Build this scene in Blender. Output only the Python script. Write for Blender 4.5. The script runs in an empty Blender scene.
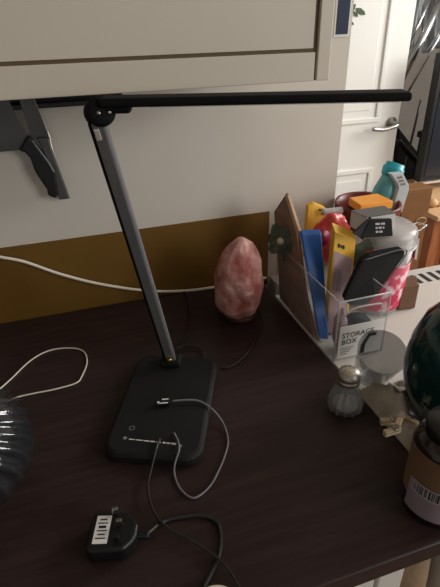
import bpy, bmesh, math, random
from mathutils import Vector, Matrix, noise
random.seed(4)
S = bpy.context.scene
COL = S.collection
V = Vector
# ------------------------------------------------------------------ camera
EYE = V((0, 0, 1.42)); FPX = 492.77
RX = V((0.94965, -0.31269, -0.01969)); RD = V((-0.17021, -0.46214, -0.87032)); RF = V((0.26304, 0.82985, -0.4921))
def ray(x, y): return RX*((x-220)/FPX) + RD*((y-293.5)/FPX) + RF
def az(x, y, z=0.9): d = ray(x, y); return EYE + d*((z-EYE.z)/d.z)      # point of the view on a level plane
def ay(x, y, Y): d = ray(x, y); return EYE + d*(Y/d.y)                    # point of the view on an upright plane
def ax(x, y, X): d = ray(x, y); return EYE + d*(X/d.x)
cd = bpy.data.cameras.new('camera'); cam = bpy.data.objects.new('camera', cd); COL.objects.link(cam)
m = Matrix.Identity(4)
for i in range(3):
    m[i][0] = RX[i]; m[i][1] = -RD[i]; m[i][2] = -RF[i]; m[i][3] = EYE[i]
cam.matrix_world = m
cd.sensor_fit = 'VERTICAL'; cd.sensor_height = 36; cd.sensor_width = 27; cd.lens = FPX/587*36; cd.clip_start = 0.01
S.camera = cam
S.view_settings.view_transform = 'Standard'; S.view_settings.look = 'None'; S.view_settings.gamma = 1
S.view_settings.use_curve_mapping = False; S.view_settings.exposure = 0.0

# ------------------------------------------------------------------ materials
def srgb(r, g, b):
    f = lambda c: (c/255/12.92 if c/255 <= .04045 else ((c/255+.055)/1.055)**2.4)
    return (f(r), f(g), f(b), 1)
def mat(name, c, rough=.5, metal=0, c2=None, scale=20, stretch=(1, 1, 1), bump=0, bscale=60, trans=0, ior=1.45,
        coat=0, alpha=1, contrast=(.35, .65), spec=.5, sss=0, detail=4):
    M = bpy.data.materials.new(name); M.use_nodes = True
    nt = M.node_tree; N = nt.nodes; Lk = nt.links; B = N['Principled BSDF']
    c = srgb(*c); B.inputs['Base Color'].default_value = c
    B.inputs['Roughness'].default_value = rough; B.inputs['Metallic'].default_value = metal
    B.inputs['Transmission Weight'].default_value = trans; B.inputs['IOR'].default_value = ior
    B.inputs['Coat Weight'].default_value = coat; B.inputs['Alpha'].default_value = alpha
    B.inputs['Specular IOR Level'].default_value = spec
    if sss:
        B.inputs['Subsurface Weight'].default_value = sss; B.inputs['Subsurface Scale'].default_value = .02
        B.inputs['Subsurface Radius'].default_value = (1, .35, .25)
    tc = N.new('ShaderNodeTexCoord'); mp = N.new('ShaderNodeMapping'); mp.inputs['Scale'].default_value = stretch
    Lk.new(tc.outputs['Object'], mp.inputs['Vector'])
    n = N.new('ShaderNodeTexNoise'); n.inputs['Scale'].default_value = scale; n.inputs['Detail'].default_value = detail
    Lk.new(mp.outputs[0], n.inputs['Vector'])
    r = N.new('ShaderNodeValToRGB'); r.color_ramp.elements[0].position = contrast[0]; r.color_ramp.elements[1].position = contrast[1]
    r.color_ramp.elements[0].color = c
    r.color_ramp.elements[1].color = srgb(*c2) if c2 else tuple(min(1, v*1.06) for v in c[:3])+(1,)
    Lk.new(n.outputs['Fac'], r.inputs[0]); Lk.new(r.outputs[0], B.inputs['Base Color'])
    if bump:
        n2 = N.new('ShaderNodeTexNoise'); n2.inputs['Scale'].default_value = bscale; n2.inputs['Detail'].default_value = 5
        Lk.new(mp.outputs[0], n2.inputs['Vector'])
        b = N.new('ShaderNodeBump'); b.inputs['Strength'].default_value = bump; b.inputs['Distance'].default_value = .01
        Lk.new(n2.outputs['Fac'], b.inputs['Height']); Lk.new(b.outputs[0], B.inputs['Normal'])
    return M
m_wall = mat('wall_paint', (206, 199, 188), .8, c2=(212, 205, 194), scale=3, bump=.012, bscale=70)
m_must = mat('mustard_paint', (106, 74, 15), .6, c2=(111, 79, 18), scale=5, bump=.02, bscale=80)
m_cab = mat('cabinet_paint', (206, 197, 182), .5, c2=(210, 201, 186), scale=4)
m_groove = mat('groove_shadow_gap', (96, 80, 60), .7)
m_door = mat('door_gloss_paint', (234, 233, 228), .35, c2=(236, 234, 226), scale=3)
m_wood = mat('dark_worktop_laminate', (44, 32, 31), .42, c2=(60, 45, 43), scale=6, stretch=(1.2, 14, 1), bump=.03, bscale=12, spec=.25, contrast=(.3, .75))
m_edge = mat('worktop_edge', (60, 48, 46), .5, c2=(70, 58, 56), scale=6, stretch=(1.2, 14, 1))
m_floor = mat('floor_laminate', (88, 66, 48), .5, c2=(110, 84, 62), scale=5, stretch=(1, 9, 1))
m_farwall = mat('grey_wall', (138, 130, 120), .7, c2=(126, 118, 110), scale=3)
m_black = mat('black_plastic', (18, 18, 20), .38, c2=(21, 21, 23))
m_blackm = mat('matt_black_plastic', (19, 19, 20), .65, c2=(22, 22, 23), spec=.35)
m_lampmetal = mat('charcoal_anodised_metal', (104, 104, 105), .5, .45, c2=(110, 110, 111), scale=90)
m_steel = mat('brushed_steel', (190, 188, 184), .28, 1, c2=(175, 172, 168), scale=30, stretch=(1, 8, 1))
m_dsteel = mat('dull_steel', (98, 98, 98), .42, .8, c2=(88, 88, 88), scale=20)
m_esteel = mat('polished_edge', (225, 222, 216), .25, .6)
m_brass = mat('brass', (200, 160, 80), .3, 1)
m_whitepl = mat('white_plastic', (226, 222, 214), .45)
m_cable = mat('white_cable', (224, 216, 200), .45)
m_bcable = mat('black_cable', (40, 38, 38), .35)
m_ucable = mat('grey_blue_cable', (120, 116, 124), .35)
m_enamel = mat('white_enamel', (212, 208, 200), .35, c2=(216, 212, 204), scale=6)
m_dark = mat('dark_recess', (30, 30, 32), .8)
m_glass = mat('clear_glass', (235, 238, 238), .03, trans=1, ior=1.46)
m_sglass = mat('smoky_glass', (44, 48, 57), .05, alpha=.46, spec=1.0, coat=.5)
m_cplast = mat('clear_plastic', (190, 195, 202), .08, alpha=.08, spec=.9)
m_cplast2 = mat('frosted_clear_plastic', (215, 212, 210), .2, alpha=.45, spec=.8)
m_salt = mat('pink_rock_salt', (158, 84, 76), .5, c2=(222, 178, 168), contrast=(.4, .68), scale=22, bump=.6, bscale=45, sss=.35, detail=6)
m_saltg = mat('white_salt', (190, 188, 184), .8, bump=.4, bscale=300)
m_dwood = mat('dark_turned_wood', (62, 30, 20), .5)
m_board = mat('warm_brown_board', (150, 116, 96), .6, c2=(128, 94, 78), scale=14, stretch=(1, 1, 4))
m_bedge = mat('pale_board_edge', (196, 164, 134), .6, c2=(176, 142, 116), scale=20)
m_petal = mat('dark_green_petal', (62, 76, 58), .8, c2=(92, 98, 84), scale=60)
m_cream = mat('cream_centre', (205, 190, 168), .7)
m_blue = mat('blue_plastic', (8, 74, 148), .4, c2=(12, 84, 158))
m_yell = mat('yellow_card', (226, 172, 44), .5, c2=(232, 180, 52))
m_mauve = mat('mauve_card', (176, 148, 148), .6, c2=(160, 134, 138), scale=30)
m_red = mat('red_film', (206, 40, 44), .3, c2=(224, 92, 80), scale=22, spec=.7)
m_mag = mat('magenta_print', (140, 20, 62), .5)
m_maroon = mat('maroon_glazed_pot', (104, 42, 40), .35, c2=(116, 50, 46))
m_orange = mat('orange_card', (236, 152, 40), .5, c2=(240, 160, 50))
m_card = mat('pale_grey_card', (206, 204, 202), .5)
m_gcard = mat('dark_grey_card', (92, 90, 88), .6)
m_teal = mat('teal_plastic', (16, 142, 158), .35, c2=(24, 150, 164))
m_tealc = mat('translucent_teal', (70, 140, 146), .2, c2=(96, 160, 164), alpha=.9)
m_strap = mat('silver_grey_plastic', (186, 190, 192), .35)
m_pink = mat('pink_flower_print', (230, 190, 196), .5, c2=(196, 34, 76), scale=42, contrast=(.36, .50), detail=2)
m_vase = mat('dark_teal_glaze', (10, 60, 58), .12, c2=(8, 48, 48), scale=8, coat=.6)
m_bag = mat('crumpled_cream_plastic', (200, 190, 178), .35, c2=(150, 140, 128), scale=18, bump=.5, bscale=30)
m_peg = mat('peg_pine', (184, 164, 136), .6)
m_kraft = mat('kraft_label', (120, 90, 66), .7, c2=(110, 82, 60))
m_lav = mat('lavender_label', (138, 122, 132), .6)
m_bglass = mat('dark_bottle', (34, 22, 20), .15, coat=.4)
m_paper = mat('white_paper', (226, 224, 220), .7)
m_ink = mat('black_ink', (24, 24, 26), .6)
m_grey = mat('grey_print', (120, 118, 118), .6)
m_navy = mat('navy_paper', (16, 32, 60), .6, c2=(19, 36, 65))
m_leaf = mat('green_leaf_print', (86, 104, 76), .7, c2=(60, 72, 54), scale=60)
m_cardb = mat('brown_cardboard', (126, 84, 42), .7, c2=(116, 76, 38))
m_pine = mat('reddish_pine', (150, 88, 50), .5, c2=(172, 108, 66), scale=8, stretch=(8, 8, 1))
m_pinel = mat('pale_pine', (206, 168, 124), .55, c2=(190, 150, 108), scale=10)
m_screen = mat('dark_screen', (32, 35, 42), .25)
m_chrome = mat('chrome', (215, 218, 220), .18, 1)
m_cloth = mat('grey_satin_cloth', (176, 178, 180), .4, c2=(104, 106, 110), scale=9, stretch=(3, 3, .6), bump=.6, bscale=8)
m_bagb = mat('tan_fabric', (150, 124, 98), .8, c2=(136, 112, 88), bump=.3, bscale=60)
m_lblue = mat('pale_label', (170, 164, 168), .6)
m_boxbr = mat('brown_paper_box', (122, 88, 66), .7, c2=(110, 80, 60))

m_lid = mat('dull_domed_steel', (186, 178, 168), .42, .9)
m_rib = mat('ribbed_smoky_glass', (44, 46, 50), .10, alpha=.45, spec=1.0, coat=1)
m_shk = mat('faceted_glass', (170, 172, 172), .05, alpha=.34, spec=1.0, coat=1)
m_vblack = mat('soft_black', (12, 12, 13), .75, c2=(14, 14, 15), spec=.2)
# ------------------------------------------------------------------ helpers
def wm(o):
    r = Matrix.Identity(4)
    while o is not None:
        r = (Matrix.Translation(o.location) @ o.rotation_euler.to_matrix().to_4x4()) @ r
        o = o.parent
    return r
def obj(name, bm, mt, parent=None, smooth=False, label=None, bevel=0, seg=2):
    if parent is not None: bm.transform(wm(parent).inverted())
    bmesh.ops.recalc_face_normals(bm, faces=bm.faces)
    me = bpy.data.meshes.new(name); bm.to_mesh(me); bm.free()
    for mm in (mt if isinstance(mt, (list, tuple)) else [mt]): me.materials.append(mm)
    if smooth: me.polygons.foreach_set('use_smooth', [True]*len(me.polygons))
    o = bpy.data.objects.new(name, me); COL.objects.link(o); o.parent = parent
    if label: o['label'] = label
    if bevel:
        b = o.modifiers.new('bevel', 'BEVEL'); b.width = bevel; b.segments = seg; b.limit_method = 'ANGLE'
    return o
def tag(o, label, cat, group=None):
    o['label'] = label; o['category'] = cat
    if group: o['group'] = group
    return o
def thing(name, loc, label, cat, rz=0, group=None):
    o = bpy.data.objects.new(name, None); o.location = loc; o.rotation_euler = (0, 0, rz); o.empty_display_size = .02
    COL.objects.link(o); return tag(o, label, cat, group)
def struct(o): o['kind'] = 'structure'; return o
def box(lo, hi, bm=None):
    bm = bm or bmesh.new()
    c = [(a+b)/2 for a, b in zip(lo, hi)]; s = [b-a for a, b in zip(lo, hi)]
    bmesh.ops.create_cube(bm, size=1, matrix=Matrix.Translation(c) @ Matrix.Diagonal((*s, 1)))
    return bm
def obox(c, X, Y, Z, bm=None):
    """box about c with three full edge vectors"""
    bm = bm or bmesh.new()
    M = Matrix.Identity(4)
    for i in range(3):
        M[i][0] = X[i]; M[i][1] = Y[i]; M[i][2] = Z[i]; M[i][3] = c[i]
    bmesh.ops.create_cube(bm, size=1, matrix=M); return bm
def prism(pts, ext, bm=None):
    bm = bm or bmesh.new(); ext = V(ext)
    a = [bm.verts.new(p) for p in pts]; b = [bm.verts.new(V(p)+ext) for p in pts]
    bm.faces.new(a); bm.faces.new(b[::-1]); n = len(a)
    for i in range(n): bm.faces.new((a[i], a[(i+1) % n], b[(i+1) % n], b[i]))
    return bm
def lathe(prof, c, seg=40, bm=None, axis=None, mod=None):
    """prof: (r, z) pairs; closed at ends where r = 0"""
    bm = bm or bmesh.new(); c = V(c)
    Q = V((0, 0, 1)).rotation_difference(V(axis)).to_matrix() if axis is not None else Matrix.Identity(3)
    rings = []
    for r, z in prof:
        if r < 1e-6: rings.append([bm.verts.new(c + Q @ V((0, 0, z)))])
        else:
            rg = []
            for k in range(seg):
                a = 2*math.pi*k/seg; rr = r*(mod(a, z) if mod else 1)
                rg.append(bm.verts.new(c + Q @ V((rr*math.cos(a), rr*math.sin(a), z))))
            rings.append(rg)
    for A, B in zip(rings, rings[1:]):
        for k in range(seg):
            k2 = (k+1) % seg
            if len(A) == 1 and len(B) == 1: break
            if len(A) == 1: bm.faces.new((A[0], B[k], B[k2]))
            elif len(B) == 1: bm.faces.new((A[k], A[k2], B[0]))
            else: bm.faces.new((A[k], A[k2], B[k2], B[k]))
    return bm
def smooth_path(pts, n=8):
    pts = [V(p) for p in pts]; P = [pts[0]*2-pts[1]] + pts + [pts[-1]*2-pts[-2]]; out = []
    for i in range(1, len(P)-2):
        for k in range(n):
            t = k/n; a, b, c, d = P[i-1:i+3]
            out.append(.5*((2*b) + (c-a)*t + (2*a-5*b+4*c-d)*t*t + (3*b-a-3*c+d)*t*t*t))
    return out + [pts[-1]]
def tube(pts, r, n=8, seg=8, bm=None, smooth=True):
    bm = bm or bmesh.new(); P = smooth_path(pts, n) if smooth else [V(p) for p in pts]
    rings = []; up = None
    for i, p in enumerate(P):
        t = (P[min(i+1, len(P)-1)]-P[max(i-1, 0)]).normalized()
        if up is None: up = t.orthogonal().normalized()
        up = (up - t*up.dot(t)).normalized(); s = t.cross(up)
        rr = r(i/(len(P)-1)) if callable(r) else r
        rings.append([bm.verts.new(p + (up*math.cos(2*math.pi*k/seg)+s*math.sin(2*math.pi*k/seg))*rr) for k in range(seg)])
    for A, B in zip(rings, rings[1:]):
        for k in range(seg): bm.faces.new((A[k], A[(k+1) % seg], B[(k+1) % seg], B[k]))
    bm.faces.new(rings[0]); bm.faces.new(rings[-1][::-1]); return bm
def text(name, s, size, o, xdir, ydir, mt, parent, depth=.0002):
    """lettering lying in the plane of xdir, ydir, as a mesh part"""
    cu = bpy.data.curves.new(name, 'FONT'); cu.body = s; cu.size = size; cu.extrude = depth; cu.resolution_u = 2
    t = bpy.data.objects.new(name+'_c', cu); COL.objects.link(t)
    bpy.context.view_layer.update()
    me = bpy.data.meshes.new_from_object(t); bpy.data.objects.remove(t); bpy.data.curves.remove(cu)
    bm = bmesh.new(); bm.from_mesh(me); bpy.data.meshes.remove(me)
    x = V(xdir).normalized(); z = x.cross(V(ydir)).normalized(); y = z.cross(x)
    M = Matrix.Identity(4)
    for i in range(3): M[i][0] = x[i]; M[i][1] = y[i]; M[i][2] = z[i]; M[i][3] = o[i]+z[i]*depth
    bm.transform(M); return obj(name, bm, mt, parent)

TOP = .9; WY = .917
# ------------------------------------------------------------------ the room
struct(obj('floor', box((-2.5, -2.2, -.05), (4.2, 3.2, 0)), m_floor))
struct(obj('wall_back', box((-2.5, WY, 0), (.56, WY+.12, 2.5)), m_wall))
struct(obj('wall_far', box((.5, 3.1, 0), (4.2, 3.2, 2.5)), m_farwall))
struct(obj('wall_left', box((-2.6, -2.2, 0), (-2.5, WY+.12, 2.5)), m_wall))
struct(obj('ceiling', box((-2.6, -2.2, 2.5), (4.2, 3.2, 2.55)), m_wall))
struct(obj('trim_1', box((-2.5, WY-.003, TOP-.02), (.404, WY+.01, 1.055)), m_must, label='mustard yellow painted splashback band above worktop'))

# open white door beyond the end of the wall
DY = 1.9
d = struct(obj('door_1', box((.7, DY, .01), (1.442, DY+.04, 2.0)), m_door, bevel=.002, label='white panelled interior door'))
def door_panel(x0, x1, z0, z1):
    bm = bmesh.new(); w = .022
    for lo, hi in (((x0-w, z0-w), (x1+w, z0)), ((x0-w, z1), (x1+w, z1+w)), ((x0-w, z0), (x0, z1)), ((x1, z0), (x1+w, z1))):
        box((lo[0], DY-.008, lo[1]), (hi[0], DY+.002, hi[1]), bm)
    obj('moulding', bm, m_door, d, bevel=.004)
    obj('panel', box((x0+.03, DY-.003, z0+.03), (x1-.03, DY+.001, z1-.03)), m_door, d, bevel=.002)
door_panel(.82, 1.318, 1.025, 1.88); door_panel(.82, 1.318, .22, .785)
h = ay(391, 123, DY)
hd = obj('handle', lathe([(0, 0), (.026, 0), (.026, .008), (.012, .010), (.010, .045), (0, .045)], h, 24, axis=(0, -1, 0)), m_steel, d, True, 'brushed steel lever handle')
obj('lever', tube([h+V((.002, -.045, 0)), h+V((-.02, -.05, -.006)), h+V((-.07, -.05, -.014)), h+V((-.122, -.048, -.008))], .009, seg=10), m_steel, hd, True)
# leaf sticker on the door
st = thing('leaf_sticker', ay(352, 15, DY-.003), 'grey green leaf sticker on the white door near the blue paper', 'sticker')
for (x, y, a, L) in ((353, -4, .2, .05), (347, 4, 1.2, .04), (356, 8, -.5, .05), (350, 14, 1.0, .04), (358, 17, 2.4, .03), (354, 25, 2.6, .028), (348, -6, .9, .05)):
    p = ay(x, y, DY-.006); u = V((math.cos(a), 0, math.sin(a))); w = V((-u.z, 0, u.x))
    obj('leaf', prism([p, p+u*L*.35+w*L*.2, p+u*L*.8+w*L*.16, p+u*L, p+u*L*.75-w*L*.12, p+u*L*.3-w*L*.18], (0, -.001, 0)), m_leaf, st)
# blue paper on the wall beside the cabinet
p0 = ay(333.4, 37, WY-.001); p1 = ay(350, 36, WY-.001)
po = obj('blue_notice', box((p0.x, WY-.002, p0.z), (.5545, WY, 1.62)), m_paper)
tag(po, 'dark blue notice with thin white border on wall beside cabinet', 'poster')
obj('print', box((p0.x+.003, WY-.0028, p0.z+.004), (.5515, WY-.0019, 1.615)), m_navy, po)

# ------------------------------------------------------------------ wall cabinet
CY = .617; CB = 1.3435; CR = .3495
cab = thing('wall_cabinet', (0, WY, CB), 'cream painted wall cabinet with panelled door above the worktop', 'cabinet')
obj('body', box((-1.0, CY+.006, CB), (CR, WY-.001, 2.1)), m_cab, cab)
gx = ay(315, 60, CY).x
obj('side_stile', box((gx+.003, CY-.002, CB), (CR, CY+.0065, 2.1)), m_cab, cab, bevel=.001)
obj('gap', box((gx-.0025, CY+.003, CB+.002), (gx+.0025, CY+.0067, 2.1)), m_groove, cab)
dr = obj('door', box((-.95, CY-.002, CB), (gx-.001, CY+.0065, 1.377)), m_cab, cab, bevel=.001, label='cream shaker style door')
obj('panel_groove', box((-.95, CY+.001, 1.3765), (gx-.004, CY+.0066, 1.3815)), m_groove, dr)
obj('panel', box((-.95, CY-.0005, 1.3815), (gx-.004, CY+.0067, 2.08)), m_cab, dr)
# magnetic knife rail and knives
rail = thing('knife_rail', (-.1, WY, 1.30), 'black magnetic knife rail on the wall under cabinet', 'knife rail')
obj('bar', box((-.5, WY-.014, 1.292), (.12, WY, 1.300)), m_black, rail, bevel=.001)
obj('bar', box((-.5, WY-.014, 1.305), (.12, WY, 1.313)), m_black, rail, bevel=.001)
obj('backing', box((-.5, WY-.004, 1.296), (.12, WY-.0005, 1.31)), m_dark, rail)
KY = .9016
def poly(pts, Y): return [ay(x, y, Y) for x, y in pts]
k1 = thing('kitchen_knife', ay(20, 140, KY), 'broad grey blade knife with black handle, left on the knife rail', 'knife')
obj('blade', prism(poly([(-40, 88), (-6, 84), (9, 101), (28, 138), (20, 150), (0, 152), (-22, 140)], KY-.001), (0, .002, 0)), m_dsteel, k1)
hb = bmesh.new()
prism(poly([(19, 151), (27.5, 136), (33, 140), (50, 163), (55, 172), (58.5, 196), (56, 199), (48, 196), (47, 190), (35, 172), (30, 158), (25, 153)], KY-.009), (0, .018, 0), hb)
obj('handle', hb, m_black, k1, bevel=.004, seg=3)
k2 = thing('steel_knife', ay(45, 120, KY), 'all steel knife with bright edge hanging right on the knife rail', 'knife')
obj('blade', prism(poly([(17, 92), (31, 92), (35, 100), (50, 138), (47, 142), (31, 138)], KY-.0012), (0, .0024, 0)), m_dsteel, k2)
obj('handle', prism(poly([(36, 137.5), (49, 137.5), (50, 144), (69.5, 199), (59, 200), (55, 180), (46, 158)], KY-.006), (0, .012, 0)), m_dsteel, k2, bevel=.002)
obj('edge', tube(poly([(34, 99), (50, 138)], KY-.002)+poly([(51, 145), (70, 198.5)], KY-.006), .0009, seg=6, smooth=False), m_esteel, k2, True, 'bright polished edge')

# ------------------------------------------------------------------ worktop and units
WR = .3835
wt = thing('worktop', (-.3, .25, TOP), 'dark brown wood effect worktop with rounded front edge', 'worktop')
obj('top', box((-1.2, .252, TOP-.028), (WR, WY-.004, TOP)), m_wood, wt, bevel=.0035, seg=3)
obj('lower_edge', box((-1.2, .258, TOP-.04), (WR-.002, WY-.02, TOP-.029)), m_edge, wt, bevel=.002)
bc = thing('base_cabinet', (-.3, .3, 0), 'pale cream base cabinet under the front of the dark worktop', 'cabinet')
obj('body', box((-1.2, .29, 0), (.312, .88, TOP-.041)), m_enamel, bc)
gq = ay(377, 580, .27).x
for x0, x1 in ((-.35, gq-.003), (gq+.003, .312)):
    obj('door', box((x0, .270, .12), (x1, .289, TOP-.045)), m_enamel, bc, bevel=.002)
tb = lathe([(0, 0), (.026, 0), (.030, .05), (.031, .6), (.030, .76), (.024, .82), (0, .82)], (.347, .30, 0), 24, mod=lambda a, z: 1+.06*math.sin(5*a+z*20))
tag(obj('fabric_bag', tb, m_bagb, smooth=True), 'tan cloth bag stuffed in the gap under worktop corner', 'bag')

# white appliance on the right
ap = thing('cooker', (.6, .5, 0), 'white enamel cooker top with a row of dark vent slots, right of worktop', 'cooker')
obj('body', box((.386, .27, .02), (.98, .828, TOP-.02)), m_enamel, ap)
obj('top', box((.3845, .26, TOP-.02), (.985, .83, TOP)), m_enamel, ap, bevel=.002, seg=2)
for i in range(9):
    a = az(404+i*8.2, 276.5-i*1.6, TOP); b = az(417+i*8.2, 288.5-i*1.6, TOP)
    cc = V(((a.x+b.x)/2, .775, TOP+.0004)); w = .0075
    obj('vent_slot', box((.702+i*.0235, .768, TOP-.001), (.702+i*.0235+.011, .806, TOP+.0006)), m_dark, ap)
sh = obj('narrow_shelf', box((.41, .832, .0), (.69, WY-.002, TOP)), m_enamel)
tag(sh, 'narrow white ledge behind the cooker under the maroon pot', 'shelf')

# ------------------------------------------------------------------ desk lamp
f0 = az(151, 465); b0 = az(179, 364); ang = math.atan2(b0.y-f0.y, b0.x-f0.x)-math.pi/2
ctr = (f0+b0)/2
lamp = thing('desk_lamp', (ctr.x, ctr.y, TOP), 'black folding desk lamp with straight arm standing on the worktop', 'lamp', ang)
Ml = wm(lamp)
def rrect(hx, hy, r, z, n=6):
    out = []
    for cx_, cy_, a0 in ((hx-r, hy-r, 0), (-hx+r, hy-r, 90), (-hx+r, -hy+r, 180), (hx-r, -hy+r, 270)):
        for k in range(n+1):
            a = math.radians(a0+90*k/n); out.append(V((cx_+r*math.cos(a), cy_+r*math.sin(a), z)))
    return out
bm = bmesh.new()
rings = []
for hx, hy, r, z in ((.065, .108, .022, 0), (.068, .111, .024, .003), (.068, .111, .024, .013), (.0655, .1085, .023, .0165), (.062, .105, .021, .018)):
    rings.append([bm.verts.new(Ml @ p) for p in rrect(hx, hy, r, z)])
for A, B in zip(rings, rings[1:]):
    for k in range(len(A)): bm.faces.new((A[k], A[(k+1) % len(A)], B[(k+1) % len(A)], B[k]))
bm.faces.new(rings[0][::-1]); bm.faces.new(rings[-1])
base = obj('base', bm, m_blackm, lamp)
PB = V((.119, .651, TOP+.02)); PT = ay(99.5, 112, .542); PE = ay(405, 95, .456)
# hinge block on base
obj('hinge_block', obox(PB+V((0, 0, .004)), Ml.to_3x3() @ V((.034, 0, 0)), Ml.to_3x3() @ V((0, .026, 0)), V((0, 0, .014))), m_blackm, lamp, bevel=.004)
PP = ay(96.8, 120, .540); pd = (PP-PB).normalized(); side = V((1, -.2, 0)); side = (side - pd*side.dot(pd)).normalized(); nn = pd.cross(side)
bm = bmesh.new(); L = (PP-PB).length
prof = [(-.0062, -.0075), (.0060, -.0075), (.0092, -.0045), (.0092, .0045), (.0060, .0075), (-.0062, .0075)]
prism([PB + side*a + nn*b for a, b in prof], pd*L, bm)
pl_ = obj('pole', bm, m_lampmetal, lamp, bevel=.0012, label='charcoal grey metal pole')
obj('shade_strip', prism([PB + side*a + nn*b for a, b in ((-.0092, -.0055), (-.0062, -.0078), (-.0062, .0078), (-.0092, .0055))], pd*L), m_vblack, pl_, label='black strip standing in for the shaded side of the pole')  # black strip puts the shade on the pole's left side into the colour
sc = az(171, 372, PB.z+.012) + V((-.002, -.012, .0))
obj('screw', lathe([(0, 0), (.004, 0), (.004, .003), (0, .0035)], PB+pd*.02-nn*(.009 if nn.y > 0 else -.009), 16, axis=(-nn if nn.y > 0 else nn)), m_brass, lamp, True, 'brass hinge screw')
# top knuckle: a disc facing the viewer
fw = V((.1, -1, .25)).normalized()
bm = lathe([(0, -.010), (.0135, -.010), (.0152, -.007), (.0152, .007), (.0135, .010), (.010, .0115), (0, .0115)], PT, 32, axis=fw)
kn = obj('hinge_knuckle', bm, m_vblack, lamp, True)
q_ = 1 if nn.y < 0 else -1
obj('glint_inset', obox(PB+pd*(L-.012)-side*.002+nn*q_*.0078, side*.006, nn*.003, pd*.013), m_esteel, lamp, bevel=.001, label='small bright inset standing in for a highlight on the pole')  # bright inset stands in for the highlight near the top of the pole
for dx in (-.003, .0075):
    obj('rivet', lathe([(0, 0), (.0026, 0), (.002, .002), (0, .0026)], PT+fw*.0112+V((dx, 0, -.002)), 12, axis=fw), m_steel, kn, True)
# arm: flat led head
AS = ay(100, 101.5, .542); ad = (PE-AS).normalized(); au = V((0, 0, 1)); au = (au-ad*au.dot(ad)).normalized(); an = ad.cross(au)
A0 = AS; LA = (PE-AS).length+.003
obj('arm', obox(A0+ad*LA/2+an*.0, ad*LA, an*.030, au*.0090), m_vblack, lamp, bevel=.0035, seg=3)
obj('light_strip', obox(A0+ad*(LA*.56)-au*.0048, ad*LA*.8, an*.024, au*.001), m_cplast2, lamp, label='unlit led diffuser strip')
obj('arm_joint', obox(AS+ad*.018-au*.006, ad*.026, an*.020, au*.010), m_vblack, lamp, bevel=.003)
# touch markings on the base
def onb(x, y): return az(x, y, TOP+.0182)
q = onb(132, 428)
bm = bmesh.new(); N = 20
ro = [bm.verts.new(q+V((.0042*math.cos(t*6.2832/N), .0042*math.sin(t*6.2832/N), 0))) for t in range(N)]
ri = [bm.verts.new(q+V((.0031*math.cos(t*6.2832/N), .0031*math.sin(t*6.2832/N), 0))) for t in range(N)]
for k in range(N): bm.faces.new((ro[k], ro[(k+1) % N], ri[(k+1) % N], ri[k]))
obj('power_mark', bm, m_grey, lamp, label='small grey ring mark')
bm = bmesh.new(); a = onb(129, 439); b = onb(176, 444); t_ = 0
dirv = (b-a).normalized(); pv = V((-dirv.y, dirv.x, 0))
for s, e, w in ((0, .12, .0008), (.14, .3, .0008), (.32, .44, .001), (.46, .56, .0012), (.58, .68, .0012), (.72, .78, .0014), (.80, .88, .0012), (.9, 1, .0016)):
    p, r_ = a.lerp(b, s), a.lerp(b, e); bm.faces.new([bm.verts.new(v) for v in (p-pv*w, r_-pv*w, r_+pv*w, p+pv*w)])
obj('slider_mark', bm, m_card, lamp, label='pale dashed slider line')
for x, y in ((125, 438), (180, 446)):
    bm = lathe([(0, 0), (.003, 0), (.003, .0003), (0, .0003)], onb(x, y), 8); obj('touch_icon', bm, m_grey, lamp)
# ------------------------------------------------------------------ cables
def zc(pts, z): return [az(x, y, z) for x, y in pts]
usb = thing('usb_cable', az(165, 400, TOP+.022), 'thin grey usb cable looping over the lamp base', 'cable')
obj('connector', obox(az(164, 402, TOP+.0235), V((.017, -.004, 0)), V((.002, .009, 0)), V((0, 0, .007))), m_blackm, usb, bevel=.001)
a1 = az(163, 403, TOP+.0275)
obj('connector_mark', obox(a1, V((.014, -.003, 0)), V((.0004, .0018, 0)), V((0, 0, .0006))), m_paper, usb)
obj('connector_mark', obox(a1+V((.005, .007, 0)), V((.009, -.002, 0)), V((.0004, .0018, 0)), V((0, 0, .0006))), m_paper, usb)
obj('connector_mark', obox(a1+V((-.006, .003, 0)), V((.003, 0, 0)), V((0, .005, 0)), V((0, 0, .0006))), m_paper, usb)
pp = [az(172, 401, TOP+.024), az(186, 400, TOP+.024), az(199, 401, TOP+.022), az(212, 409, TOP+.018), az(223, 423, TOP+.006)] + zc([(228, 440), (225, 455), (219, 470), (210, 486), (197, 497), (188, 496), (179, 487), (174.5, 474)], TOP+.0025) + \
     [az(175, 463, TOP+.012), az(179, 450, TOP+.0225), az(178, 441, TOP+.0215), az(174, 433, TOP+.021)]
obj('lead', tube(pp, .00135), m_ucable, usb, True)
mp = thing('mains_plug', az(113, 533, TOP), 'black three pin plug with white rating label lying on worktop', 'plug')
c = az(113, 534, TOP+.016)
X = V((.9, -.28, 0)).normalized(); Y = V((.28, .9, 0)).normalized()
bm = bmesh.new()
outl = [(-.026, -.021), (-.020, -.026), (.016, -.024), (.025, -.014), (.028, -.006), (.028, .006), (.024, .014), (.012, .024), (-.018, .026), (-.026, .021)]
prism([c + X*a + Y*b - V((0, 0, .014)) for a, b in outl], (0, 0, .022), bm)
body = obj('body', bm, m_black, mp, bevel=.004, seg=3)
zt = V((0, 0, .0085))
lb = obj('rating_label', obox(c-X*.011-Y*.0+zt, X*.016, Y*.034, V((0, 0, .0008))), m_paper, mp, label='white rating label')
for k in range(6):
    obj('print', obox(c-X*.011+Y*(.012-k*.0046)+zt+V((0, 0, .0006)), X*(.011 if k % 2 else .008), Y*(.0012 if k != 2 else .003), V((0, 0, .0004))), m_ink, lb)
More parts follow.
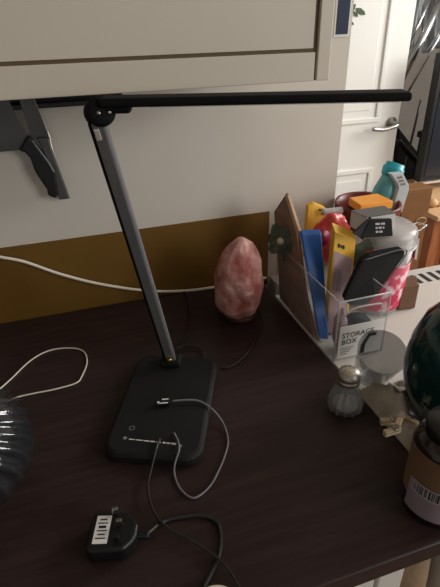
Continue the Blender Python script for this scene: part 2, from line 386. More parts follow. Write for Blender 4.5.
for a, b, w, l in ((.001, .019, .007, .004), (.008, .004, .0065, .004), (.008, -.015, .0065, .004)):
    obj('pin', obox(c+X*a+Y*b+zt+V((0, 0, .006)), X*w, Y*l, V((0, 0, .009))), m_steel if b > .0 else m_black, mp, bevel=.0008)
e0 = c + X*.028 - V((0, 0, .004))
obj('strain_relief', tube([e0-X*.004, e0+X*.012], .0042, seg=10), m_black, mp, True)
obj('cord', tube([e0+X*.008] + zc([(163, 522), (182, 517), (201, 515.5), (216, 521), (221, 535), (219, 556), (211, 574), (203, 590), (200, 610)], TOP+.0032), .0026), m_bcable, mp, True)
lc = tube([onb(160, 440)+V((0, 0, .003)), onb(156, 452)+V((0, 0, .003)), az(151, 470, TOP+.006)] + zc([(148, 485), (150, 502), (157, 517), (168, 528), (183, 536), (205, 549), (224, 564), (238, 585), (246, 605)], TOP+.0085), .0017)
tag(obj('lamp_lead', lc, m_bcable, smooth=True), 'thin black lead running from lamp base past the plug cord', 'cable')
wl = tube(zc([(192, 606), (199, 594), (211, 587.5), (224, 587.5), (234, 595), (238, 605)], TOP+.0125), .0016)
tag(obj('short_white_lead', wl, m_cable, smooth=True), 'short arc of pale lead at the front edge of view beside black cords', 'cable')
w1 = [ay(-60, 246, .905), ay(-25, 252, .905), ay(0, 257, .905), ay(25, 262, .905), ay(60, 274, .905), ay(100, 284, .905), ay(145, 290.5, .905), az(180, 291, TOP+.0035), az(212, 287.5, TOP+.0035), az(240, 282, TOP+.0035), az(266, 277.5, TOP+.0035)]
tag(obj('white_cable', tube(w1, .0030, seg=10), m_cable, smooth=True), 'long white cable drooping across the mustard splashback behind the lamp', 'cable')
w2 = zc([(-30, 425), (-8, 397), (12, 378), (30, 361), (48, 351), (68, 348), (83, 351), (87, 362), (82, 376), (76, 383), (56, 389), (36, 393), (18, 397), (6, 402)], TOP+.002)
tag(obj('looped_white_cord', tube(w2, .0013), m_cable, smooth=True), 'thin white cord looping on the dark worktop beside glass vase', 'cord')
sl = [az(259, 310, TOP+.006), az(262, 318, TOP+.003), az(258, 334, TOP+.0025), az(248, 352, TOP+.0025), az(238, 362, TOP+.0025), az(229, 367, TOP+.0025), az(221, 368, TOP+.0025)]
# rear leads
bl = zc([(150, 289), (164, 279), (178, 285), (188, 298), (190, 314), (188, 330), (182, 345)], TOP+.0022)
tag(obj('rear_black_lead', tube(bl, .0016), m_bcable, smooth=True), 'thin black lead curling on the worktop behind the lamp pole', 'cable')
bl = zc([(176, 348), (184, 346), (197, 347), (204, 353), (203, 360)], TOP+.006)
tag(obj('coiled_black_lead', tube(bl, .0020), m_bcable, smooth=True), 'small black coil of lead at the rear edge of lamp base', 'cable')

# ------------------------------------------------------------------ salt lamp
sc_ = V((.287, .775, TOP))
salt = thing('salt_lamp', sc_, 'pink rock salt lamp on a dark wooden foot against the splashback', 'lamp')
obj('wooden_foot', lathe([(0, 0), (.030, 0), (.032, .004), (.032, .010), (.028, .014), (0, .014)], sc_, 32), m_dwood, salt, True)
prof = [(0, .010), (.026, .011), (.036, .020), (.044, .035), (.0455, .055), (.0475, .075), (.0465, .095), (.0425, .116), (.034, .137), (.021, .156), (.009, .167), (0, .170)]
bm = lathe(prof, sc_+V((-.001, 0, 0)), 36)
bmesh.ops.subdivide_edges(bm, edges=bm.edges, cuts=1, use_grid_fill=True)
for v in bm.verts:
    rel = v.co-sc_; a = math.atan2(rel.y, rel.x)
    k = 1 + .16*noise.noise(V((math.cos(a)*1.6, math.sin(a)*1.3, rel.z*18))) + .05*noise.noise(rel*60)
    v.co.x = sc_.x + rel.x*k + max(0, rel.z-.1)*.10 - .002; v.co.y = sc_.y + rel.y*k
    if rel.z > .02: v.co.z += .006*noise.noise(rel*40)
for nrm, dd in (((-.8, -.4, .55), .066), ((.55, -.75, .35), .046), ((.75, -.2, .62), .082), ((-.25, -.85, .45), .055)):
    n_ = V(nrm).normalized()      # chipped facets
    for v in bm.verts:
        r_ = v.co-(sc_+V((0, 0, .06))); k = r_.dot(n_)
        if k > dd: v.co -= n_*(k-dd)*.8
obj('salt_rock', bm, m_salt, salt, False)
obj('lead', tube(sl, .0017), m_bcable, salt, True)

# ------------------------------------------------------------------ glass salt shaker
s0 = V((.3435, .477, TOP)); n_before = set(bpy.data.meshes)
shk = thing('salt_shaker', s0, 'small faceted glass salt shaker with domed metal lid', 'salt shaker')
fl = lambda a, z: 1 + (.09*math.cos(12*a) if z < .043 else .02*math.cos(12*a))
gp = [(0, .0), (.017, .0), (.0225, .004), (.0245, .012), (.0235, .022), (.019, .034), (.0155, .044), (.0145, .052), (.0145, .058)]
inn = [(.0125, .058), (.0125, .044), (.0165, .033), (.0205, .021), (.021, .012), (.018, .006), (0, .005)]
obj('glass_body', lathe(gp+inn, s0, 98, mod=fl), m_shk, shk, True)
obj('salt', lathe([(0, .0055), (.016, .0065), (.0185, .011), (.0185, .013), (0, .014)], s0, 24), m_saltg, shk, True)
ld = obj('lid', lathe([(.0163, .052), (.0168, .052), (.0168, .057), (.0160, .058), (.0160, .060), (.0168, .061), (.0165, .065), (.014, .0705), (.009, .0735), (0, .0745)], s0, 36), m_lid, shk, True, 'domed steel lid')
for k in range(7):
    a = k*6.2832/6; r = 0 if k == 6 else .007
    obj('hole', lathe([(0, 0), (.0009, 0), (.0009, .0006), (0, .0006)], s0+V((r*math.cos(a), r*math.sin(a), .0738 - (.0 if k == 6 else .0002))), 6), m_dark, ld)
for me in set(bpy.data.meshes)-n_before: me.transform(Matrix.Scale(1.02, 4))

# ------------------------------------------------------------------ tumbler
t0 = V((.4190, .531, TOP))
tax = V((-.12, -.42, .9)).normalized()
tum = obj('glass_tumbler', lathe([(0, 0), (.025, 0), (.028, .003), (.037, .070), (.0375, .072), (.0365, .072), (.0355, .070), (.0265, .010), (0, .009)], t0+V((-.002, -.008, .0145)), 48, axis=tax), m_sglass, smooth=True)
tag(tum, 'smoky glass tumbler tipped between salt shaker and the green vase', 'glass')

# ------------------------------------------------------------------ fluted glass vase at left
jc = az(-47, 456, .966); jc.z = TOP
def flute(a, z): return 1 + .03*math.cos(24*(a + 330*z**3))*min(1, z/.02)
JN = 56
jp = [(0, .0), (.045, .0)] + [(.092*(1-abs(2*(.04+.92*k/JN)-1)**2.4)**.5, .145*(.04+.92*k/JN)) for k in range(JN+1)] + [(.040, .146), (.043, .152)]
ji = [(r-.003, z) for r, z in jp[::-1][:-2]]
jv = obj('fluted_vase', lathe(jp + [(.040, .152)] + ji[1:-1] + [(0, .006)], jc, 240, mod=flute), m_rib, smooth=True)
tag(jv, 'rounded clear glass vase with twisted flutes at left edge', 'vase')

# ------------------------------------------------------------------ clear storage box and its contents
BX0, BX1, BY0, BY1, BH = .384, .479, .583, .826, 1.019
sb = thing('storage_box', (BX0, BY0, TOP), 'clear plastic storage box with handle and white printed label', 'storage box')
w = .0018
bm = bmesh.new()
box((BX0, BY0, TOP+.0005), (BX1, BY1, TOP+.003), bm)
for lo, hi in (((BX0, BY0), (BX1, BY0+w)), ((BX0, BY1-w), (BX1, BY1)), ((BX0, BY0), (BX0+w, BY1)), ((BX1-w, BY0), (BX1, BY1))):
    box((lo[0], lo[1], TOP+.003), (hi[0], hi[1], BH), bm)
obj('shell', bm, m_cplast, sb)
obj('side_rim', tube([(BX1, BY0, BH), (BX1, BY1, BH), (BX0, BY1, BH), (BX0, BY0, BH)], .0009, smooth=False, seg=6), m_cplast2, sb, True)
obj('rim', tube([(BX0, BY0, BH), (BX1, BY0, BH)], .0015, smooth=False, seg=6), m_cplast2, sb, True, 'bright clear rim')
for x in (BX0, BX1): obj('corner_edge', tube([(x, BY0, TOP+.002), (x, BY0, BH)], .0014, smooth=False, seg=6), m_cplast2, sb, True)
hx0, hx1, hz0, hz1 = BX0+.008, BX1-.016, .985, 1.004
hp = [(hx0, hz0-.008), (hx0+.002, hz0+.006), (hx0+.016, hz1), (hx1-.008, hz1), (hx1, hz1-.006), (hx1, hz0-.008)]
obj('handle', tube([(x, BY0-.003, z) for x, z in hp], .0017, seg=8), m_cplast2, sb, True, 'clear moulded handle loop')
lab = obj('box_label', box((BX0+.006, BY0-.0012, TOP+.006), (BX1-.004, BY0-.0002, .970)), m_paper, sb, label='white label printed STORAGE BOX')
text('label_text', 'STORAGE', .0140, V((BX0+.011, BY0-.0013, .947)), (1, 0, 0), (0, 0, 1), m_ink, lab)
text('label_text', 'BOX', .0140, V((BX0+.011, BY0-.0013, .934)), (1, 0, 0), (0, 0, 1), m_ink, lab)
obj('label_mark', prism([(BX0+.05, BY0-.0013, .925), (BX0+.062, BY0-.0013, .946), (BX0+.078, BY0-.0013, .946), (BX0+.078, BY0-.0013, .94), (BX0+.066, BY0-.0013, .94), (BX0+.058, BY0-.0013, .924), (BX0+.058, BY0-.0013, .908), (BX0+.05, BY0-.0013, .908)], (0, -.0004, 0)), m_ink, lab)
for k in range(4): obj('small_print', box((BX0+.011, BY0-.0016, .926-k*.004), (BX0+.036-k*.004, BY0-.0012, .9272-k*.004)), m_grey, lab)

def slab(name, corners, thick, mt, label, cat, **kw):
    o = obj(name, prism([V(p) for p in corners], thick), mt, **kw); return tag(o, label, cat)
# chopping board / tray leaning along the left side
bd = thing('wooden_board', (.395, .72, TOP+.004), 'brown wooden board standing on edge at left of the storage box', 'board')
P = [ax(285, 197, .3864), ax(274, 214, .3864), ax(284, 285, .3864), V((.3864, .81, TOP+.0032)), V((.3864, .645, TOP+.0032)), ax(313, 335, .3864), ax(303, 290, .3864), ax(296, 232, .3864)]
P[2] = V((.3864, .815, .935))
obj('panel', prism(P, (.008, 0, 0)), m_board, bd, bevel=.001)
obj('edge_strip', tube([P[7]+V((.005, -.002, 0)), P[0]+V((.005, 0, .002))], .0055, smooth=False, seg=6), m_bedge, bd, False, 'paler edge strip')
obj('top_band', tube([P[0]+V((.005, 0, .004)), P[0].lerp(P[1], .5)+V((.004, 0, .003)), P[1]+V((.003, 0, .002))], .0032, smooth=False, seg=6), m_dwood, bd, True, 'dark brown top band')
# fabric flower clipped on the box's left side
fc = ax(281, 241, .372)
flw = thing('fabric_flower', fc, 'dark green fabric flower with pale centre beside wooden board', 'flower')
fn = V((-.75, -.6, .25)).normalized(); fu = fn.cross(V((0, 0, 1))).normalized(); fv = fn.cross(fu)
for k in range(7):
    a = k*6.2832/7; u = fu*math.cos(a)+fv*math.sin(a); w_ = fv*math.cos(a)-fu*math.sin(a); r = .030*(1+.15*math.sin(k*2.3))
    bm = prism([fc+u*.003-w_*.003, fc+u*r*.6-w_*.012-fn*.002, fc+u*r-w_*.007-fn*.006, fc+u*r*1.05+w_*.004-fn*.006, fc+u*r*.65+w_*.013, fc+u*.003+w_*.003], fn*.002)
    obj('petal', bm, m_petal, flw, bevel=.0008)
obj('centre', lathe([(0, -.002), (.006, -.001), (.0070, .003), (.004, .007), (0, .008)], fc, 16, axis=fn), m_cream, flw, True)
obj('stem', tube([fc-fn*.001, fc+V((.004, .004, -.02)), V((.381, fc.y+.002, BH+.001)), V((.3815, fc.y+.004, 1.0))], .0016, seg=6), m_petal, flw, True)
# blue sleeve
bA, bB = ay(301, 234, .745), ay(322, 233, .745); bC, bD = ay(329, 340, .64), ay(319.5, 339, .64)
slab('blue_folder', [bA, bB, bC, bD], (.002, .012, .004), m_blue, 'bright blue plastic sleeve standing in storage box by wooden board', 'folder', bevel=.003)
# red film packet
rc = ay(331, 238, .775)
bm = bmesh.new(); bmesh.ops.create_icosphere(bm, subdivisions=4, radius=1)
for v in bm.verts:
    k = 1+.16*noise.noise(v.co*2.2)+.05*noise.noise(v.co*7); v.co = rc + V((v.co.x*.040*k, v.co.y*.020*k, v.co.z*.050*k))
rp = obj('red_packet', bm, m_red, smooth=True); tag(rp, 'crinkled red film packet between blue sleeve and yellow box', 'packet')
pq = ay(322, 238, .752)
obj('print', lathe([(0, 0), (.014, 0), (.016, .002), (0, .005)], pq, 20, axis=(0, -1, .1)), m_mag, rp, True, 'dark magenta print')
# yellow card at the back + foil tube
yb = slab('yellow_packet', [ay(308, 206, .85), ay(314, 203, .85), ay(326, 208, .85), ay(322, 260, .82), ay(304, 258, .82)], (.002, .014, 0), m_yell, 'yellow packet at the back of storage box behind red packet', 'packet', bevel=.002)
obj('print', prism([ay(318, 209, .8485), ay(322, 209, .8485), ay(322, 214, .8485), ay(318, 213, .8485)], (0, -.001, 0)), m_navy, yb)
ft = thing('foil_tube', ay(330, 211, .835), 'silver grey foil tube lying between yellow packet and maroon pot', 'tube')
obj('sleeve', tube([ay(322, 212, .835), ay(342, 210, .83)], .0065, seg=16), m_strap, ft, True)
# yellow and mauve box
Yb = .670
fA, fB = ay(335, 232, Yb+.025), ay(356, 240, Yb+.025)
gx0, gx1 = ay(329, 300, Yb), ay(349, 306, Yb)
cb = thing('yellow_carton', (fA+gx0)/2, 'yellow topped carton with mauve lower front in storage box', 'carton')
dn = (gx0-fA).normalized(); mL, mR = fA+dn*.033, fB+dn*.033
dp = V((.004, .020, .010))
dn = (gx0-fA).normalized(); lc_ = (fA.z-TOP-.008)/-dn.z; lo0 = fA+dn*lc_; lo1 = fB+dn*(lc_-.006)
obj('body', prism([fA, fB, mR, lo1, lo0, mL], dp), m_yell, cb, bevel=.0008)
e_ = V((0, -.0007, -.0002))
obj('front_panel', prism([mL+V((.002, 0, 0))+e_, mR-V((.004, 0, 0))+e_, lo1-V((.004, 0, 0))+e_, lo0+V((.002, 0, 0))+e_], (0, .0006, 0)), m_mauve, cb, label='mauve lower front panel')
xd = (fB-fA).normalized(); yd = (fA-gx0).normalized()
bm = bmesh.new()
for a_, w_, h_ in ((.009, .005, .007), (.0155, .004, .005), (.0205, .004, .007)): obox(fA.lerp(mL, .62)+xd*(a_+w_/2)+(fB-fA)*0+e_*.5, xd*w_, yd*h_, V((0, -.0008, 0)), bm)
obj('print', bm, m_ink, cb)
for k in range(3): obj('print', prism([mL.lerp(lo0, .18)+xd*(.006+k*.007)+e_*2, mL.lerp(lo0, .18)+xd*(.009+k*.007)+e_*2, mL.lerp(lo0, .45)+xd*(.009+k*.007)+e_*2, mL.lerp(lo0, .45)+xd*(.006+k*.007)+e_*2], (0, -.0003, 0)), m_lav, cb)
# black phone case
ph = thing('black_phone', ay(375, 285, .66), 'black phone in rounded case leaning out of storage box', 'phone')
Q = [ay(362, 261, .652), ay(370, 256, .655), ay(401, 250, .657), ay(405, 252, .657), ay(404, 257, .655), ay(376, 296, .622), ay(366, 305, .615), ay(350, 306, .612), ay(344, 300, .615)]
obj('case', prism(Q, (.0, .010, .004)), m_vblack, ph, bevel=.002)
obj('screen_edge', tube([Q[0]+V((0, -.001, .001)), Q[2]+V((0, -.001, .001)), Q[4]+V((0, -.001, 0)), Q[5]+V((0, -.001, 0))], .0012, seg=6), m_dsteel, ph, True)
# small dark pouch low in the box
pc = V((.440, .613, TOP+.036))
bm = bmesh.new(); bmesh.ops.create_icosphere(bm, subdivisions=3, radius=1)
for v in bm.verts:
    k = 1+.12*noise.noise(v.co*2.5); v.co = pc + V((v.co.x*.034*k, v.co.y*.020*k, v.co.z*.033*k))
tag(obj('dark_pouch', bm, m_vblack, smooth=True), 'soft black pouch low in the storage box behind its label', 'pouch')
bm = bmesh.new(); pc = V((.4075, .61, TOP+.045))
bmesh.ops.create_icosphere(bm, subdivisions=3, radius=1)
for v in bm.verts:
    k = 1+.2*noise.noise(v.co*2.5+V((5, 0, 0))); v.co = pc + V((v.co.x*.011*k, v.co.y*.014*k, v.co.z*.040*k))
tag(obj('brown_wrapper', bm, m_mauve, smooth=True), 'crumpled mauve brown wrapper at front left corner inside storage box', 'wrapper')

# ------------------------------------------------------------------ canister
c0 = V((.558, .722, TOP))
cn = thing('lidded_canister', c0, 'clear lidded canister with pink flower print behind black phone', 'canister')
obj('body', lathe([(0, 0), (.040, 0), (.043, .004), (.0535, .137), (.0520, .137), (.0415, .005), (0, .003)], c0, 40), m_cplast2, cn, True)
obj('flower_print', lathe([(.0445, .012), (.0530, .112), (.0536, .112), (.0451, .012)], c0, 40), m_pink, cn, True, 'white band with pink flowers')
obj('lid', lathe([(0, .178), (.045, .178), (.053, .173), (.0565, .166), (.0565, .159), (.055, .156), (.0565, .153), (.0565, .143), (.054, .139), (.051, .139), (.049, .162), (0, .164)], c0, 48), m_cplast2, cn, True, 'clear ridged lid')
obj('seal', tube([c0+V((.0558*math.cos(t*.2618), .0558*math.sin(t*.2618), .139)) for t in range(25)], .0018, seg=6), m_card, cn, True)
lk = c0 + V((.057, -.012, .142))
cl = obj('clasp', obox(lk+V((.003, 0, -.018)), V((.006, 0, -.004)), V((0, .018, 0)), V((-.002, 0, .045))), m_steel, cn, bevel=.001, label='metal swing clasp')
obj('wire_loop', tube([lk+V((-.004, -.01, .02)), lk+V((.014, -.008, .028)), lk+V((.022, .004, .024)), lk+V((.014, .014, .026)), lk+V((-.004, .014, .02))], .0012, seg=6), m_chrome, cl, True)

# ------------------------------------------------------------------ maroon pot with its contents
p0_ = V((.611, .866, TOP))
pot = obj('plant_pot', lathe([(0, .0), (.050, .0), (.052, .003), (.064, .144), (.069, .146), (.070, .164), (.068, .167), (.064, .164), (.060, .144), (.050, .02), (0, .018)], p0_, 48), m_maroon, smooth=True)
tag(pot, 'maroon glazed pot with wide rim behind the canister', 'pot')
# orange carton resting on the pot's rim
tz = 1.078
oc = thing('orange_box', ay(375, 202, .80), 'flat orange carton lying on the rim of maroon pot', 'box')
o1, o2 = ay(361, 203.5, .79), ay(393, 202.5, .79)
o3, o4 = o1+V((.004, .05, .002)), o2+V((-.002, .052, .002))
zz = (o1.z+o2.z)/2; o1.z = o2.z = o3.z = o4.z = zz
obj('carton', prism([o1, o2, o4, o3], (0, 0, -.016)), m_orange, oc, bevel=.0015)
# pale box + black card on the canister's lid
zl = TOP+.1785
g1, g2 = ay(366, 222, .69), ay(394, 223, .69)
g1.z = g2.z = zl
pb = thing('grey_white_box', (g1+g2)/2, 'pale box with dark grey top lying on the canister lid', 'box')
obj('carton', prism([g1, g2, g2+V((.004, .04, 0)), g1+V((-.006, .04, 0))], (0, 0, .030)), m_card, pb, bevel=.001)
obj('top_face', prism([g1+V((0, 0, .0303)), g2+V((0, 0, .0303)), g2+V((.004, .04, .0303)), g1+V((-.006, .04, .0303))], (0, 0, .001)), m_gcard, pb, label='dark grey top')
k1_, k2_ = ay(357, 239, .655), ay(393, 236, .656)
k3_, k4_ = ay(392, 219, .672), ay(370, 220, .672)
bk = thing('black_card_packet', (k1_+k3_)/2, 'black card packet with pale lettering in front of the pale box', 'packet')
obj('panel', prism([k1_+V((.006, 0, 0)), k2_, k3_, k4_], (0, .006, .0)), m_vblack, bk, bevel=.001)
obj('flap', prism([ay(353, 233, .65), ay(371, 217, .675), ay(373, 223, .677), ay(363, 240, .658)], (0, .003, 0)), m_vblack, bk)
xd = (k3_-k4_).normalized(); yd = (k3_-k2_).normalized(); n_ = xd.cross(yd).normalized()
for i, row_ in enumerate(((.009, .008), (.004, .006, .003), (.005, .006))):
    bm = bmesh.new(); x_ = .010
    for w_ in row_: obox(k4_+xd*(x_+w_/2)-yd*(.0075+i*.0068)+n_*.0003, xd*w_, yd*.0034, n_*.0005, bm); x_ += w_+.0022
    obj('print', bm, m_lblue, bk, label='pale worn print')
# olive translucent film between carton and canister
slab('olive_film', [ay(352, 250, .70), ay(366, 240, .70), ay(392, 236, .69), ay(380, 243, .69), ay(360, 262, .69), ay(352, 268, .69)], (.0, .003, 0), m_petal, 'olive green film strip under the black card packet', 'film')
tag(obj('pink_wrapper', lathe([(0, 0), (.012, .004), (.014, .012), (.007, .02), (0, .022)], ay(370, 256, .69)-V((0, 0, .01)), 12, mod=lambda a, z: 1+.25*math.sin(3*a)), m_red, smooth=True), 'small pink wrapper above the black phone', 'wrapper')
# teal bottle standing in the pot
tb_, tt_ = V((.600, .872, TOP+.02)), ay(394, 168, .885)
ax_ = (tt_-tb_).normalized(); Lb = (tt_-tb_).length
tl = thing('teal_bottle', tb_, 'teal bottle with open cap and silver grey handle standing in the pot', 'bottle')
obj('body', lathe([(0, 0), (.022, 0), (.024, .01), (.024, Lb-.05), (.020, Lb-.03), (.018, Lb-.012), (0, Lb-.012)], tb_, 32, axis=ax_), m_tealc, tl, True)
obj('cap', lathe([(.016, Lb-.02), (.021, Lb-.018), (.023, Lb-.008), (.0235, Lb), (.021, Lb+.001), (.020, Lb+.010), (.017, Lb+.011), (.016, Lb), (.012, Lb-.004), (0, Lb-.004)], tb_, 32, axis=ax_), m_teal, tl, True, 'open teal screw cap')
hp = [(391, 174), (403, 173), (409, 185), (409, 190), (402, 212), (391, 212), (399, 189), (398, 184)]
hd = obj('handle', prism([ay(x, y, .848) for x, y in hp], (0, .014, 0)), m_strap, tl, bevel=.001, label='silver grey angular handle')
for i in range(3):
    obj('mark', prism([ay(397+i*1.6, 177+i*3.4, .8472), ay(402+i*1.6, 176+i*3.4, .8472), ay(402.6+i*1.6, 178+i*3.4, .8472), ay(397.6+i*1.6, 179+i*3.4, .8472)], (0, .0006, 0)), m_grey, hd)

# ------------------------------------------------------------------ little brown box on the cooker
r0 = az(398, 311, TOP); 
lbx = thing('brown_tea_box', r0, 'small brown paper box with folded top on the white cooker', 'box')
u = V((.037, -.004, 0)); v_ = V((.004, .03, 0))
obj('body', prism([r0+V((0, 0, .001)), r0+u+V((0, 0, .001)), r0+u+v_+V((0, 0, .001)), r0+v_+V((0, 0, .001))], (0, 0, .054)), m_boxbr, lbx, bevel=.002)
obj('folded_top', prism([r0+V((.002, .004, .055)), r0+V((.004, .014, .068)), r0+V((.006, .026, .055))], u*.9), m_boxbr, lbx, bevel=.001)

# ------------------------------------------------------------------ dark green vase
v0 = V((.470, .405, TOP+.003))
pr_ = [(0, 0), (.032, .0), (.046, .010), (.062, .035), (.072, .065), (.075, .095), (.071, .130), (.059, .165), (.040, .190), (.024, .204), (.020, .212), (.022, .218), (.019, .218), (.016, .206), (0, .20)]
vs = obj('green_vase', lathe(pr_, v0, 56), m_vase, smooth=True)
tag(vs, 'glossy dark green oval vase standing on crumpled bag at right', 'vase')

# ------------------------------------------------------------------ crumpled bag, clothes pegs
bm = bmesh.new(); nx, ny = 44, 60; G = []
for j in range(ny+1):
    row = []
    for i in range(nx+1):
        x = .381+.20*i/nx; y = .30+.205*j/ny
        if i == 0: x += 0
        p = V((x*22, y*22, 0))
        e = min(1, i/5, (nx-i)/5, j/5, (ny-j)/5)
        z = TOP+.0012 + e*(.008+.040*abs(noise.noise(p))+.016*abs(noise.noise(p*2.7+V((3, 1, 0)))))
        z += .046*math.exp(-((x-.403)**2+((y-.447)*.6)**2)/.017**2)*(.85+.5*noise.noise(p*2))*e
        d_ = math.hypot(x-v0.x, y-v0.y)
        if d_ < .062: z = min(z, TOP+.0022+max(0, d_-.04)*.6)
        if math.hypot(x-t0.x, y-t0.y) < .034: z = min(z, TOP+.0012)
        row.append(bm.verts.new((x + .006*noise.noise(p*1.5)*e, y+.006*noise.noise(p*1.7)*e, z)))
    G.append(row)
for j in range(ny):
    for i in range(nx):
        c4 = [(G[j][i].co), G[j+1][i+1].co]; cm = (c4[0]+c4[1])/2
        if cm.y > .452 and math.hypot(cm.x-t0.x, cm.y-t0.y) < .044: continue
        bm.faces.new((G[j][i], G[j][i+1], G[j+1][i+1], G[j+1][i]))
bg = obj('crumpled_bag', bm, m_bag, smooth=True); tag(bg, 'crumpled cream plastic bag spread under the green vase', 'bag')
def peg(x0, y0, x1, y1, z, lab):
    a, b = az(x0, y0, z), az(x1, y1, z); dv = (b-a); pv = V((-dv.y, dv.x, 0)).normalized()
    p = thing('clothes_peg', (a+b)/2, lab, 'clothes peg', group='wooden clothes pegs on the crumpled bag')
    obj('half', obox((a+b)/2+V((0, 0, .003)), dv, pv*.007, V((0, 0, .0036))), m_peg, p, bevel=.0008)
    obj('half', obox((a+b)/2-V((0, 0, .002)), dv*.97, pv*.007, V((0, 0, .0036))), m_peg, p, bevel=.0008)
    obj('spring', tube([(a+b)/2+pv*.005+dv*.1+V((0, 0, .0055)), (a+b)/2-pv*.005+dv*.1+V((0, 0, .0055))], .0018, seg=8), m_steel, p, True)
peg(380, 422, 399, 421, TOP+.036, 'pale wooden peg nearest the glass tumbler on the bag')
peg(402, 417, 418, 425, TOP+.036, 'wooden peg rightmost on the bag, below the green vase')
peg(384, 434, 400, 429, TOP+.030, 'lowest wooden peg on the bag, nearest worktop edge')
peg(397, 427, 402, 414, TOP+.045, 'wooden peg tipped across the other two pegs on bag')

# ------------------------------------------------------------------ labelled bottle
b0_ = V((.3600, .298, TOP)); R = .0385
bo = thing('label_bottle', b0_, 'dark bottle with kraft label and barcode at worktop corner', 'bottle')
obj('body', lathe([(0, 0), (R-.003, 0), (R, .004), (R, .102), (R-.003, .109), (.022, .120), (.016, .130), (0, .130)], b0_, 48), m_bglass, bo, True)
def band(r, z0, z1, a0, a1, n=24):
    bm = bmesh.new(); lo = []; hi = []
    for k in range(n+1):
        a = a0+(a1-a0)*k/n; lo.append(bm.verts.new(b0_+V((r*math.cos(a), r*math.sin(a), z0)))); hi.append(bm.verts.new(b0_+V((r*math.cos(a), r*math.sin(a), z1))))
    for k in range(n): bm.faces.new((lo[k], lo[k+1], hi[k+1], hi[k]))
    return bm
PI = math.pi
kl = obj('kraft_label', band(R+.0006, 0.028, .100, 0, 2*PI, 48), m_kraft, bo, True, 'brown kraft paper label')
ll = obj('lower_label', band(R+.0012, .012, .058, PI*.95, PI*1.62), m_lav, bo, True, 'pale lavender lower label')
obj('barcode_patch', band(R+.0018, .043, .060, PI*1.0, PI*1.50), m_lblue, ll, True)
a = PI*1.02; bars = bmesh.new()
while a < PI*1.47:
    wdt = random.choice((.02, .03, .05))
    t2 = band(R+.0024, 0.0455, .0585, a, a+wdt, 2); me = bpy.data.meshes.new('t'); t2.to_mesh(me); t2.free(); bars.from_mesh(me); bpy.data.meshes.remove(me)
    a += wdt+random.choice((.02, .035, .05))
obj('barcode', bars, m_ink, ll)
obj('cap', lathe([(.016, .112), (.0285, .113), (.0305, .116), (.0305, .127), (.0285, .131), (0, .132)], b0_, 40), m_black, bo, True, 'black screw cap')

# ------------------------------------------------------------------ beyond the cooker: sideboard, carton, screen
sd = thing('sideboard', (1.7, 1.7, 0), 'reddish pine sideboard with drawers beyond the cooker', 'sideboard')
obj('body', box((1.40, 1.52, .02), (2.2, 1.95, .685)), m_pine, sd, bevel=.003)
obj('top', box((1.385, 1.49, .685), (2.22, 1.96, .705)), m_pinel, sd, bevel=.003)
for i in range(3):
    dd_ = obj('drawer', box((1.47, 1.50, .08+i*.2), (2.15, 1.522, .27+i*.2)), m_pine, sd, bevel=.004)
    obj('knob', lathe([(0, 0), (.009, 0), (.008, .012), (.014, .02), (.011, .028), (0, .03)], V((1.72, 1.50, .18+i*.2)), 16, axis=(0, -1, 0)), m_pinel, dd_, True)
tg = obj('pink_tag', box((1.49, 1.496, .57), (1.54, 1.4995, .61)), m_lblue); tag(tg, 'small pale pink tag stuck on the sideboard drawer', 'tag')
X0 = ay(401, 192, 1.42).x; X1 = ay(427, 200, 1.42).x; zt_ = ay(410, 188, 1.42).z
cbx = obj('cardboard_box', box((X0, 1.40, .0), (X1, 1.47, zt_-.0)), m_cardb, bevel=.003); tag(cbx, 'tall brown cardboard box standing in front of sideboard', 'box')
rg = ay(421, 221, 1.395)
obj('print', tube([rg+V((.022*math.cos(t*.42), 0, .013*math.sin(t*.42))) for t in range(-5, 9)], .0016, seg=6), m_pinel, cbx, True)
# screen on sideboard
TY = 1.78; xl = ay(419, 183, TY).x
tv = thing('flat_screen', (xl+.4, TY, .705), 'black flat screen with dark display on pine sideboard', 'television')
obj('frame', box((xl, TY, .75), (xl+.75, TY+.04, 1.27)), m_black, tv, bevel=.003)
obj('display', box((xl+.022, TY-.002, .775), (xl+.73, TY+.001, 1.25)), m_screen, tv)
obj('lower_trim', box((xl, TY-.004, .740), (xl+.75, TY+.03, .750)), m_chrome, tv, label='bright lower trim')
obj('stand', box((xl+.28, TY-.04, .706), (xl+.47, TY+.08, .740)), m_black, tv, bevel=.003)
for i, (x, y, r) in enumerate(((414, 194, .018), (423, 197, .022), (434, 195, .024), (441, 190, .02), (427, 190, .015))):
    c_ = ay(x, y, 1.60 if i < 4 else 1.66); c_.z = .7055
    c_.x = max(c_.x, 1.40)
    w_ = obj('wooden_bead', lathe([(0, 0), (r*.6, .001), (r, r*.5), (r, r*.9), (r*.6, r*1.4), (0, r*1.5)], c_, 20), m_pinel, smooth=True)
    tag(w_, ('small pale wooden knob at left corner of sideboard top', 'pale wooden knob second from left on sideboard top', 'larger pale wooden knob before the screen on sideboard', 'pale wooden knob at right edge of view on sideboard top', 'smallest wooden knob nearest the screen on sideboard')[i], 'wooden ornament', 'wooden knobs on the sideboard')
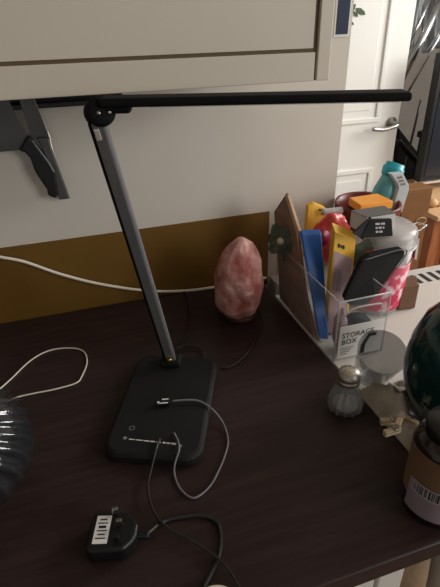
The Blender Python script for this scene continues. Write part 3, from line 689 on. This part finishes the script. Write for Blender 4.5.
# dark clutter between door and sideboard: folded chair frame
ch = thing('folded_chair', (1.75, 2.3, 0), 'dark folded chair leaning behind the door edge', 'chair')
YC = 2.1
qa = [ay(398, 122, YC), ay(425, 150, YC), ay(422, 240, YC), ay(392, 230, YC)]
obj('seat', prism([ay(399, 128, YC+.1), ay(424, 160, YC+.1), ay(424, 215, YC+.1), ay(392, 215, YC+.1)], (0, .03, 0)), m_blackm, ch, bevel=.004)
obj('frame', tube([ay(398, 141, YC), ay(408, 152, YC), ay(422, 166, YC)], .016, seg=8), m_black, ch, True)
obj('leg', tube([ay(421, 100, YC+.02), ay(404, 170, YC), ay(392, 215, YC-.03)], .006, seg=8, n=3), m_dsteel, ch, True)
obj('leg', tube([ay(423, 130, YC+.02), ay(414, 180, YC), ay(410, 235, YC-.03)], .010, seg=8, n=3), m_black, ch, True)
obj('bracket', obox(ay(423, 134, YC-.02), V((.05, 0, 0)), V((0, .03, 0)), V((0, 0, .03))), m_black, ch, bevel=.004)
# chrome clothes rail and hanging satin cloth
YR = 2.35
cr = thing('clothes_rail', ay(420, 60, YR), 'slanting chrome clothes rail beyond the white door', 'clothes rail')
for k, (x0, y0, x1, y1, r) in enumerate(((446, -8, 398, 86, .019), (434, -8, 402, 58, .008), (462, -4, 408, 92, .007), (452, 14, 428, 52, .012), (454, 30, 435, 62, .010))):
    obj('tube', tube([ay(x0, y0, YR+.02*k), ay(x1, y1, YR+.02*k)], r, smooth=False, seg=12), m_chrome, cr, True)
def cloth(pts, Yc, lab, nm):
    bm = bmesh.new(); rows = []
    (xa, ya), (xb, yb), (xc, yc), (xd_, yd_) = pts; n = 30; mm_ = 14
    for j in range(mm_+1):
        row = []
        for i in range(n+1):
            u_, t_ = i/n, j/mm_
            x = (xa*(1-u_)+xb*u_)*(1-t_)+(xd_*(1-u_)+xc*u_)*t_; y = (ya*(1-u_)+yb*u_)*(1-t_)+(yd_*(1-u_)+yc*u_)*t_
            p = ay(x, y, Yc); p.y += .03*math.sin(u_*19+t_*2)+.015*math.sin(u_*43+t_*5); row.append(bm.verts.new(p))
        rows.append(row)
    for j in range(mm_):
        for i in range(n): bm.faces.new((rows[j][i], rows[j][i+1], rows[j+1][i+1], rows[j+1][i]))
    o = obj(nm, bm, m_cloth, smooth=True); s_ = o.modifiers.new('s', 'SOLIDIFY'); s_.thickness = .004
    return tag(o, lab, 'cloth')
cloth([(395, -30), (428, -30), (414, 42), (392, 70)], YR+.16, 'grey satin cloth hanging beside the door edge', 'hanging_cloth')
cloth([(426, -30), (470, -30), (462, 40), (424, 54)], YR+.24, 'grey satin cloth hanging behind the slanting chrome rail', 'hanging_cloth')

# ------------------------------------------------------------------ light
W = bpy.data.worlds.new('world'); S.world = W; W.use_nodes = True
W.node_tree.nodes['Background'].inputs[0].default_value = (1, .97, .93, 1); W.node_tree.nodes['Background'].inputs[1].default_value = .3
def area(name, loc, target, sx, sy, power, col):
    l = bpy.data.lights.new(name, 'AREA'); l.shape = 'RECTANGLE'; l.size = sx; l.size_y = sy; l.energy = power; l.color = col
    o = bpy.data.objects.new(name, l); COL.objects.link(o); o.location = loc
    o.rotation_euler = (V(target)-V(loc)).to_track_quat('-Z', 'Y').to_euler(); return o
area('window_daylight', (3.0, .75, 1.9), (.6, .9, 1.05), 1.3, 1.3, 68, (1, .98, .955))
area('rear_window_daylight', (2.2, -1.7, 1.9), (.5, .9, 1.2), 1.2, 1.2, 31, (1, .98, .95))
